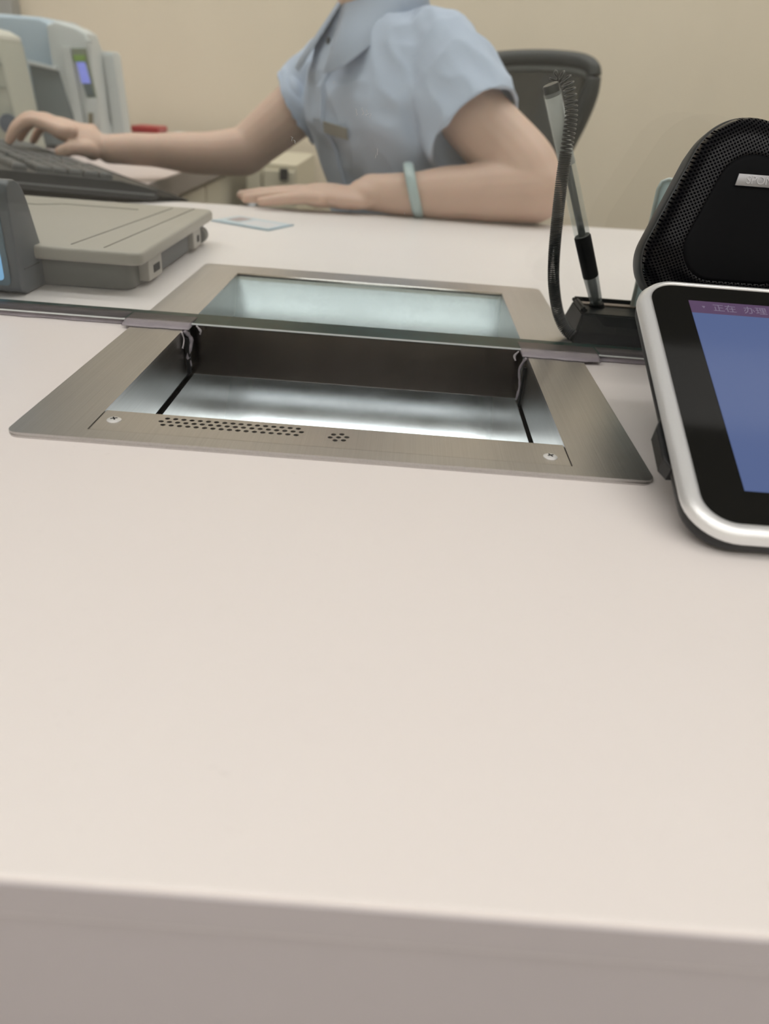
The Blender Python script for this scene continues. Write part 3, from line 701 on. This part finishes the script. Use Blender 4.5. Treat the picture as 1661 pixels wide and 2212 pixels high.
PR = thing('passbook_printer', 'cream grey receipt printer standing in front of the banknote sorter', 'printer', V(-.75, 1.5, 0))
pY = 1.50
def px_(p, y=1.595): return at(p, 200, y).x
def pz(p, y=pY): return at(40, p, y).z
CG = mat('cream_grey_plastic', lin((178, 180, 168)), .5, var=.02)
obj('housing', prism([(-.98, Z0), (-.98, pz(52)), (px_(10), pz(63)), (px_(42), pz(70)), (px_(58), pz(80)), (px_(64), pz(98)), (px_(84), Z0)], pY, 1.60, 'y', .006, 3), CG, PR, autosmooth=40)
obj('top_cover', prism([(-.978, pz(56)), (-.978, pz(46)), (px_(4), pz(58)), (px_(40), pz(66)), (px_(60), pz(78)), (px_(62), pz(88)), (px_(40), pz(76)), (px_(4), pz(68))], pY-.004, 1.598, 'y', .002), mat('cover_white', lin((206, 206, 196)), .45), PR, autosmooth=40)
for a, b in ((140, 156), (190, 202)):
    obj('vent_line', prism([(-.97, pz(a)), (px_(66), pz(a)), (px_(68), pz(a+4)), (-.97, pz(a+4))], pY-.002, pY+.001, 'y'), mat('vent_grey', lin((150, 152, 142)), .6), PR)
obj('feed_knob', tube([at(20, 268, pY+.002), at(20, 268, pY-.014)], [.017, .015], 24), mat('knob_blue_grey', lin((92, 100, 112)), .45), PR, autosmooth=40)

IP = thing('ink_pad', 'red and black ink pad box on the side desk against the wall', 'ink pad', V(-.6, 1.95, 0))
ia, ib = at(284, 270, 1.92), at(341, 284, 1.92)
obj('base', bx(ia.x, ib.x, 1.92, 1.99, Z0-.0008, Z0+.026, .002), mat('ink_black', (.03, .025, .03), .5), IP)
obj('lid', bx(ia.x-.002, ib.x+.002, 1.918, 1.992, Z0+.0262, Z0+.040, .003), mat('ink_red', lin((168, 34, 38)), .4), IP)
PPR = thing('paper_sheaf', 'thin white paper sheaf lying on the side desk beside the ink pad', 'paper', V(-.5, 1.95, 0))
ja, jb = at(352, 280, 1.95), at(425, 280, 1.95)
for k in range(3): obj('sheet', bx(ja.x+.004*k, min(jb.x+.003*k, -.42), 1.90-.004*k, 2.05, Z0-.0008+.009*k, Z0+.008+.009*k), mat('paper_white', (.78, .78, .77), .7), PPR)

# ------------------------------------------------------------------ office chair
CH = thing('office_chair', 'black mesh-backed office chair behind the teller', 'chair', (.14, 1.56, 0))
CF = mat('chair_frame', (.022, .025, .024), .45); 
MESH = clear_plastic('chair_mesh', (.05, .052, .046), .80)
# back outline in picture order: top edge bowed, tapering sides
def cb(px, py, y): return at(px, py, y)
topc = catmull([cb(990, 150, 1.60), cb(1055, 132, 1.60), cb(1130, 125, 1.615), cb(1200, 126, 1.615), cb(1255, 133, 1.60), cb(1279, 146, 1.585), cb(1283, 165, 1.58)], 6)
sider = catmull([cb(1283, 165, 1.58), cb(1272, 205, 1.585), cb(1250, 255, 1.595), cb(1222, 312, 1.60), cb(1190, 385, 1.60), cb(1150, 470, 1.59)], 6)
sidel = catmull([cb(990, 150, 1.60), cb(985, 190, 1.60), cb(1000, 260, 1.60), cb(1020, 330, 1.60), cb(1045, 400, 1.60), cb(1070, 470, 1.59)], 6)
obj('top_rail', tube(topc, .0135, 12), CF, CH, smooth=True)
obj('side_rail', tube(sider, [.0135+.006*math.sin(PI*i/(len(sider)-1)) for i in range(len(sider))], 12), CF, CH, smooth=True)
obj('side_rail', tube(sidel, .0135, 12), CF, CH, smooth=True)
obj('bottom_rail', tube([sidel[-1], (sidel[-1]+sider[-1])/2+Vector((0, .02, -.03)), sider[-1]], .016, 12), CF, CH, smooth=True)
obj('inner_band', tube([p+Vector((0, -.004, -.017)) for p in topc[3:-5]], .006, 8), mat('band_grey', (.10, .105, .095), .5), CH, smooth=True)
n_ = 16
def resample(P, n):
    L_ = [0]
    for a, b in zip(P, P[1:]): L_.append(L_[-1]+(b-a).length)
    r = []
    for i in range(n+1):
        s_ = L_[-1]*i/n; k = 0
        while k < len(P)-2 and L_[k+1] < s_: k += 1
        r.append(P[k].lerp(P[k+1], (s_-L_[k])/max(1e-9, L_[k+1]-L_[k])))
    return r
tl = resample(topc, n_); sr_ = resample(sider, n_); sl_ = resample(sidel, n_)
bm = bmesh.new(); G = []
for j in range(n_+1):
    row = []
    for i in range(n_+1):
        u_, t_ = i/n_, j/n_
        p = sl_[j].lerp(sr_[j], u_); q = tl[i]-tl[0].lerp(tl[n_], u_)
        row.append(bm.verts.new(p+q*(1-t_)+Vector((0, .03*math.sin(PI*u_), 0))))
    G.append(row)
for j in range(n_):
    for i in range(n_): bm.faces.new((G[j][i], G[j][i+1], G[j+1][i+1], G[j+1][i]))
o = obj('mesh_panel', bm, MESH, CH, smooth=True); md = o.modifiers.new('thickness', 'SOLIDIFY'); md.thickness = .004
sc_ = Vector((.13, 1.50, .46))
obj('seat', prism(rrect(sc_.x-.24, sc_.x+.23, sc_.y-.23, sc_.y+.22, .07, 8), .415, .475, 'z', .02, 4), mat('seat_fabric', (.03, .03, .032), .85, bump=.3, bscale=900), CH, autosmooth=50)
mid = (sidel[-1]+sider[-1])/2
obj('back_bracket', tube([mid+Vector((0, .02, -.03)), Vector((mid.x, mid.y+.10, .62)), Vector((mid.x-.01, mid.y+.09, .45)), Vector((sc_.x, sc_.y+.1, .40))], .022, 12), CF, CH, smooth=True)
obj('gas_column', tube([(sc_.x, sc_.y, .414), (sc_.x, sc_.y, .26), (sc_.x, sc_.y, .25), (sc_.x, sc_.y, .10)], [.022, .022, .03, .03], 16), CF, CH, autosmooth=50)
for k in range(5):
    a = k*2*PI/5+.4; e = sc_+Vector((math.cos(a)*.28, math.sin(a)*.28, 0))
    lg = obj('base_leg', tube([(sc_.x, sc_.y, .12), (e.x, e.y, .085)], [.025, .016], 10), CF, CH, smooth=True)
    obj('caster', tube([(e.x-.018, e.y, .031), (e.x+.018, e.y, .031)], .030, 16), BLACKM, lg, autosmooth=50)

# ------------------------------------------------------------------ the teller
PE = thing('person', 'seated person in a light blue short-sleeved shirt, one hand on a keyboard', 'person', (-.02, 1.36, 0))
SHC = mat('shirt_cotton', lin((188, 201, 220)), .8, var=.03, vscale=14, bump=.25, bscale=26, spec=.2)
FW = Vector((-.84, -.54, 0)).normalized(); RT = Vector((-.54, .84, 0)).normalized(); UP = Vector((0, 0, 1))
def ball(bm, c, ax, n=16):
    "ellipsoid; ax: three half-axis vectors"
    m_ = Matrix(((ax[0].x, ax[1].x, ax[2].x, c.x), (ax[0].y, ax[1].y, ax[2].y, c.y), (ax[0].z, ax[1].z, ax[2].z, c.z), (0, 0, 0, 1)))
    bmesh.ops.create_uvsphere(bm, u_segments=n, v_segments=n//2+2, radius=1, matrix=m_)
def sph(bm, c, r, n=14): ball(bm, c, (Vector((r, 0, 0)), Vector((0, r, 0)), Vector((0, 0, r))), n)
def limb(bm, pts, n=18, k=6):
    "smooth tapered limb through (point, radius) pairs, round ends"
    P = catmull([p for p, r in pts], k); Rr = []
    for i in range(len(pts)-1):
        for j in range(k):
            t = j/k; t = t*t*(3-2*t); Rr.append(pts[i][1]*(1-t)+pts[i+1][1]*t)
    Rr.append(pts[-1][1]); tube(P, Rr, n, bm); sph(bm, P[0], Rr[0]); sph(bm, P[-1], Rr[-1])
def torso_rings(spec, grow=0, n=36):
    R = []
    for z, fw, hw, hd in spec:
        c = Vector((-.018, 1.345, Z0+z))+FW*fw
        r = []
        for i in range(n):
            a = 2*PI*i/n; ca, sa = math.cos(a), math.sin(a); e = .85
            r.append(c+RT*((hw+grow)*math.copysign(abs(ca)**e, ca))+FW*((hd+grow)*math.copysign(abs(sa)**e, sa)))
        R.append(r)
    return R
TORSO = [(-.36, -.05, .165, .115), (-.28, -.045, .168, .118), (-.18, -.035, .15, .105), (-.08, -.02, .138, .098), (.0, -.008, .135, .095), (.05, .006, .142, .104), (.10, .018, .152, .116), (.14, .022, .156, .114), (.18, .024, .146, .100), (.21, .030, .134, .084), (.235, .042, .100, .064), (.254, .052, .068, .050)]
NECK = Vector((-.018, 1.345, Z0+.252))+FW*.056
HEAD = NECK+FW*.050+UP*.172
L_SH, R_SH = V(.020, 1.240, .190), V(-.105, 1.465, .192)
L_EL, L_WR = V(.175, 1.150, .045), V(-.052, 1.138, .027)
R_EL, R_WR = at(528, 328, 1.43), at(236, 322, 1.285)

body = loft(torso_rings(TORSO, -.020))
limb(body, [(NECK-UP*.03, .055), (NECK+UP*.03+FW*.010, .053), (NECK+UP*.09+FW*.028, .053)])
# head: skull, face, jaw, nose, ears
ball(body, HEAD-FW*.012+UP*.02, (FW*.092, RT*.074, UP*.098), 20); ball(body, HEAD+FW*.035-UP*.045, (FW*.050, RT*.052, UP*.060), 18)
limb(body, [(HEAD+FW*.082+UP*.005, .007), (HEAD+FW*.094-UP*.022, .010)], 10, 3)
ball(body, HEAD+FW*.080-UP*.052, (FW*.010, RT*.022, UP*.006), 12); ball(body, HEAD+FW*.080-UP*.063, (FW*.010, RT*.019, UP*.006), 12)
for s_ in (-1, 1): ball(body, HEAD+RT*(.074*s_)-FW*.008-UP*.012, (FW*.016, RT*.008, UP*.030), 12)
# near (left) arm resting on the counter
limb(body, [(L_SH, .044), (L_SH.lerp(L_EL, .45)+V(-.004, 0, -Z0), .048), (L_SH.lerp(L_EL, .8)+V(.006, 0, -Z0), .048), (L_EL, .044)])
limb(body, [(L_EL, .044), (V(.125, 1.147, .0395), .041), (V(.06, 1.143, .034), .0355), (V(.00, 1.140, .028), .0285), (L_WR, .0245)])
ball(body, L_WR+Vector((-.004, 0, -.001)), (Vector((.030, 0, 0)), Vector((0, .029, 0)), Vector((0, 0, .020))))
# left hand, palm down, fingers pointing left
ball(body, V(-.098, 1.136, .019), (Vector((.056, -.003, -.004)), Vector((0, .039, 0)), Vector((.001, 0, .0155))), 18)
ball(body, V(-.128, 1.134, .0165), (Vector((.032, 0, -.003)), Vector((0, .040, 0)), Vector((0, 0, .0125))), 18)
for (bx_, by, l1, l2, l3, dy, r) in ((-.140, 1.100, .026, .018, .015, -.10, .0078), (-.150, 1.120, .034, .022, .018, -.06, .0086), (-.154, 1.142, .037, .025, .019, .0, .0090), (-.150, 1.165, .034, .022, .018, .10, .0088)):
    p0 = V(bx_+.018, by, .018); p1 = V(bx_, by, .0185); p2 = p1+Vector((-l1, dy*l1, -.0035)); p3 = p2+Vector((-l2, dy*l2, -.003)); p4 = p3+Vector((-l3, dy*l3, -.0022))
    limb(body, [(p0, r*1.15), (p1, r*1.1), (p2, r), (p3, r*.92), (p4, r*.80)], 14, 4)
limb(body, [(V(-.070, 1.160, .019), .015), (V(-.100, 1.182, .017), .012), (V(-.128, 1.194, .013), .0105), (V(-.150, 1.198, .0105), .009)], 14, 4)
# far (right) arm reaching to the keyboard
limb(body, [(R_SH, .042), (R_SH.lerp(R_EL, .5), .044), (R_EL, .038)])
w0 = R_EL.lerp(R_WR, .35)-UP*.004
limb(body, [(R_EL, .038), (w0, .0325), (R_EL.lerp(R_WR, .75), .0245), (R_WR, .0215)])
HD = (R_WR-R_EL).normalized(); 
KN = at(146, 284, 1.262)
ball(body, R_WR.lerp(KN, .50), ((KN-R_WR)*.62, Vector((.004, .036, 0)), Vector((.004, 0, .017))), 18)
ball(body, KN, (Vector((-.026, 0, .006)), Vector((0, .040, 0)), Vector((0, 0, .0145))), 18)
for by, dx, r, lift in ((-.033, .004, .0088, 0), (-.011, -.004, .0092, .003), (.012, .0, .0088, .002), (.033, .010, .0078, -.003)):
    p1 = KN+Vector((dx-.004, by, .003)); p2 = p1+Vector((-.034, -.006, .011+lift)); p3 = p2+Vector((-.023, -.004, -.012)); p4 = p3+Vector((-.013, -.002, -.017))
    limb(body, [(p1+Vector((.02, 0, 0)), r*1.1), (p1, r*1.12), (p2, r), (p3, r*.9), (p4, r*.78)], 14, 4)
th = at(158, 320, 1.225)
limb(body, [(R_WR+Vector((-.02, -.018, -.002)), .015), (R_WR.lerp(th, .6)+Vector((0, -.006, 0)), .0125), (th, .0105), (th+Vector((-.018, -.004, -.006)), .0088)], 14, 4)
# hips, legs, feet (under the counter)
for s_ in (-1, 1):
    hip = Vector((-.012, 1.345, Z0-.30))-FW*.03+RT*(.085*s_)
    knee = hip+FW*.34+RT*(.02*s_)+UP*.015; ank = Vector((knee.x, knee.y, .10))-FW*.04
    limb(body, [(hip, .085), (hip.lerp(knee, .5), .072), (knee, .055)]); limb(body, [(knee, .055), (knee.lerp(ank, .35)-FW*.01, .052), (ank, .036)])
    limb(body, [(ank-UP*.05-FW*.02, .035), (ank-UP*.06+FW*.08, .032), (ank-UP*.07+FW*.15, .026)])
bmesh.ops.recalc_face_normals(body, faces=body.faces)
me = bpy.data.meshes.new('body'); body.to_mesh(me); body.free()
me = baked(me, [('REMESH', dict(mode='VOXEL', voxel_size=.0028)), ('SMOOTH', dict(factor=.5, iterations=5))])
bd = put('body', me, SKIN, PE, smooth=True)
# shirt
sh = loft(torso_rings([(-.24, -.04, .175, .125)]+[t for t in TORSO if t[0] > -.2], .010))
def sleeve(sh, pts):
    "open-ended sleeve: the cuff end is turned back inside so that a hem shows"
    P = [p for p, r in pts]; u = None; L = []
    ax = (P[-1]-P[0]).normalized()
    rings = []
    for i, (p, r) in enumerate(pts):
        rings.append((p, r[0], r[1]))
    e, ru, rv = rings[-1]
    rings += [(e-ax*.003, ru-.011, rv-.011), (e-ax*.03, ru-.016, rv-.016)]
    return rings, ax
def sleeve_mesh(bm, pts, side):
    rings, ax = sleeve(bm, pts); u = ax.cross(side).normalized(); v = u.cross(ax).normalized(); L = []
    for p, a, b in rings: L.append([bm.verts.new(q) for q in ring(p, u, v, a, b, 28)])
    for a, b in zip(L, L[1:]):
        for i in range(28): bm.faces.new((a[i], a[(i+1) % 28], b[(i+1) % 28], b[i]))
    bm.faces.new(L[0]); bm.faces.new(L[-1][::-1])
sleeve_mesh(sh, [(V(-.005, 1.275, .206), (.052, .052)), (V(.026, 1.250, .200), (.066, .062)), (V(.050, 1.216, .166), (.073, .068)), (V(.074, 1.188, .130), (.074, .069)), (V(.086, 1.174, .108), (.075, .070))], Vector((0, 1, 0)))
rc = R_SH.lerp(R_EL, .54)
sleeve_mesh(sh, [(R_SH+Vector((.04, -.03, .005)), (.050, .050)), (R_SH+Vector((.0, 0, .0)), (.062, .062)), (R_SH.lerp(R_EL, .3), (.064, .064)), (rc, (.066, .066))], Vector((0, 1, 0)))
ball(sh, V(.025, 1.258, .208), (Vector((.064, 0, 0)), Vector((0, .064, 0)), Vector((0, 0, .054))), 18)
ball(sh, R_SH+Vector((.022, -.03, .010)), (Vector((.05, 0, 0)), Vector((0, .05, 0)), Vector((0, 0, .046))), 18)
bmesh.ops.recalc_face_normals(sh, faces=sh.faces)
me = bpy.data.meshes.new('shirt'); sh.to_mesh(me); sh.free()
me = baked(me, [('REMESH', dict(mode='VOXEL', voxel_size=.0035)), ('SMOOTH', dict(factor=.5, iterations=8))])
me.update()
nr = [Vector(n.vector) for n in me.vertex_normals]
for v_, nn in zip(me.vertices, nr):
    p = v_.co; q = Vector((p.x*9+p.z*7, p.y*9, p.z*5-p.x*6))
    d = noise.noise(q)*.008+abs(noise.noise(q*2.1+Vector((3, 1, 7))))*-.0100
    # soft drag folds from the near armpit towards the front hem
    s_ = (p.x*.55+(p.z-Z0)*1.0); d += .0022*math.sin(s_*95)*max(0, 1-abs(p.z-Z0-.09)/.12)
    v_.co = p+nn*d
shirt = put('shirt', me, SHC, PE, smooth=True)
# collar: stand and two pointed leaves
colc = NECK+UP*.006
def collar_leaf(sgn):
    bm = bmesh.new(); n = 14; A, B, C_ = [], [], []
    for i in range(n+1):
        a = PI*i/n*.97+.03                     # from front (0) to nape (pi)
        d = FW*math.cos(a)+RT*(sgn*math.sin(a))
        rin = .058; zf = -.022*math.cos(a)     # the stand dips at the throat
        top = colc+d*rin+UP*(.024+zf*1.2)
        drop = .046+.042*max(0, math.cos(a))**2
        out_ = colc+d*(rin+.018+.030*max(0, math.cos(a)))+UP*(.024+zf*1.2-drop)+RT*(sgn*.040*max(0, math.cos(a))**3)
        A.append(bm.verts.new(colc+d*(rin-.001)+UP*(-.02+zf))); B.append(bm.verts.new(top)); C_.append(bm.verts.new(out_))
    for i in range(n):
        bm.faces.new((A[i], A[i+1], B[i+1], B[i])); bm.faces.new((B[i], B[i+1], C_[i+1], C_[i]))
    o = obj('collar', bm, SHC, shirt, autosmooth=50); md = o.modifiers.new('cloth', 'SOLIDIFY'); md.thickness = .0022; md.offset = 0
for s_ in (-1, 1): collar_leaf(s_)
def front_pt(z, side, lift):
    "point on the shirt front at height z above the counter, side metres to the wearer's right"
    o_ = Vector((-.018, 1.345, Z0+z))+RT*side+FW*.5
    ok, loc, nrm, _ = shirt.ray_cast(o_-origin_of(shirt), -FW)
    return (loc+origin_of(shirt)+FW*lift, nrm) if ok else (o_-FW*.38, FW)
bpy.context.view_layer.update()
bm = bmesh.new(); L = []
for i in range(15):
    z = .212-.29*i/14; L.append([bm.verts.new(front_pt(z, s__, l_)[0]) for s__, l_ in ((-.012, .0004), (-.011, .0065), (.024, .0034), (.026, .0006))])
for a, b in zip(L, L[1:]):
    for k in range(3): bm.faces.new((a[k], a[k+1], b[k+1], b[k]))
pk = obj('placket', bm, SHC, shirt, smooth=False)
for z in (.208,):
    p, nn = front_pt(z, .006, .0060)
    obj('button', cyl(p, p+FW*.002, .0052, .0045, 16), mat('button_navy', (.03, .04, .06), .3), pk)
p, nn = front_pt(.100, -.020, .004); q, n2 = front_pt(.094, -.068, .004)
u_ = (q-p).normalized(); nb = (nn+n2).normalized(); v_ = nb.cross(u_).normalized(); 
if v_.z < 0: v_ = -v_
bm = bmesh.new(); c_ = (p+q)/2+nb*.003
vs = [bm.verts.new(c_+u_*a*.024+v_*b*.008+nb*d) for a in (-1, 1) for b in (-1, 1) for d in (-.001, .001)]
for f in ((0,1,3,2),(4,6,7,5),(0,4,5,1),(2,3,7,6),(0,2,6,4),(1,5,7,3)): bm.faces.new([vs[i] for i in f])
obj('name_badge', bm, mat('badge_brass', lin((168, 166, 158)), .4, .3), shirt)
# bracelet on the near wrist
bc = V(.006, 1.1405, .0295); bm = bmesh.new()
L = []
for i in range(40):
    a = 2*PI*i/40; d = Vector((-.12*math.sin(a), math.cos(a), math.sin(a))); c_ = bc+Vector((-.010*math.sin(a), math.cos(a)*.0350, math.sin(a)*.0325+.004))
    dn = Vector((0, math.cos(a), math.sin(a)))
    L.append([bm.verts.new(c_+dn*(.0034*math.cos(t))+Vector((1, 0, 0))*(.0076*math.sin(t))) for t in [2*PI*k/10 for k in range(10)]])
for i in range(40):
    a, b = L[i], L[(i+1) % 40]
    for k in range(10): bm.faces.new((a[k], a[(k+1) % 10], b[(k+1) % 10], b[k]))
obj('bracelet', bm, mat('jade', lin((176, 194, 194)), .25, var=.12, vscale=60), PE, smooth=True)
# hair, eyes, trousers (all above the frame or under the counter)
hb = bmesh.new()
ball(hb, HEAD-FW*.026+UP*.035, (FW*.094, RT*.084, UP*.100), 20); ball(hb, HEAD-FW*.075-UP*.01, (FW*.045, RT*.065, UP*.075), 16); ball(hb, HEAD-FW*.125+UP*.0, (FW*.035, RT*.035, UP*.035), 14)
me = bpy.data.meshes.new('hair'); hb.to_mesh(me); hb.free()
me = baked(me, [('REMESH', dict(mode='VOXEL', voxel_size=.005)), ('SMOOTH', dict(factor=.5, iterations=4))])
put('hair', me, mat('black_hair', (.012, .010, .009), .45, bump=.5, bscale=120, stretch=(1, 1, .1)), PE, smooth=True)
for s_ in (-1, 1):
    e = bmesh.new(); ball(e, HEAD+FW*.074+RT*(.030*s_)+UP*.004, (FW*.011, RT*.013, UP*.008), 14); ey = obj('eye', e, mat('eye_white', (.8, .8, .78), .2), PE, smooth=True)
    e = bmesh.new(); ball(e, HEAD+FW*.0835+RT*(.030*s_)+UP*.004, (FW*.003, RT*.0055, UP*.0055), 12); obj('iris', e, mat('iris_brown', (.03, .015, .008), .15), ey, smooth=True)
    e = bmesh.new(); limb(e, [(HEAD+FW*.078+RT*(.016*s_)+UP*.024, .0022), (HEAD+FW*.079+RT*(.032*s_)+UP*.027, .0024), (HEAD+FW*.070+RT*(.046*s_)+UP*.022, .0015)], 8, 3); obj('eyebrow', e, MATS['black_hair'], PE, smooth=True)
tb = loft(torso_rings([(-.37, -.05, .172, .120), (-.28, -.045, .176, .125), (-.20, -.038, .165, .115)], .004))
for s_ in (-1, 1):
    hip = Vector((-.012, 1.345, Z0-.30))-FW*.03+RT*(.085*s_); knee = hip+FW*.34+RT*(.02*s_)+UP*.015; ank = Vector((knee.x, knee.y, .10))-FW*.04
    limb(tb, [(hip, .095), (hip.lerp(knee, .5), .082), (knee, .066)]); limb(tb, [(knee, .066), (knee.lerp(ank, .35)-FW*.01, .063), (ank, .054)])
bmesh.ops.recalc_face_normals(tb, faces=tb.faces)
me = bpy.data.meshes.new('trousers'); tb.to_mesh(me); tb.free()
me = baked(me, [('REMESH', dict(mode='VOXEL', voxel_size=.008)), ('SMOOTH', dict(factor=.5, iterations=4))])
put('trousers', me, mat('navy_cloth', (.012, .014, .022), .85), PE, smooth=True)
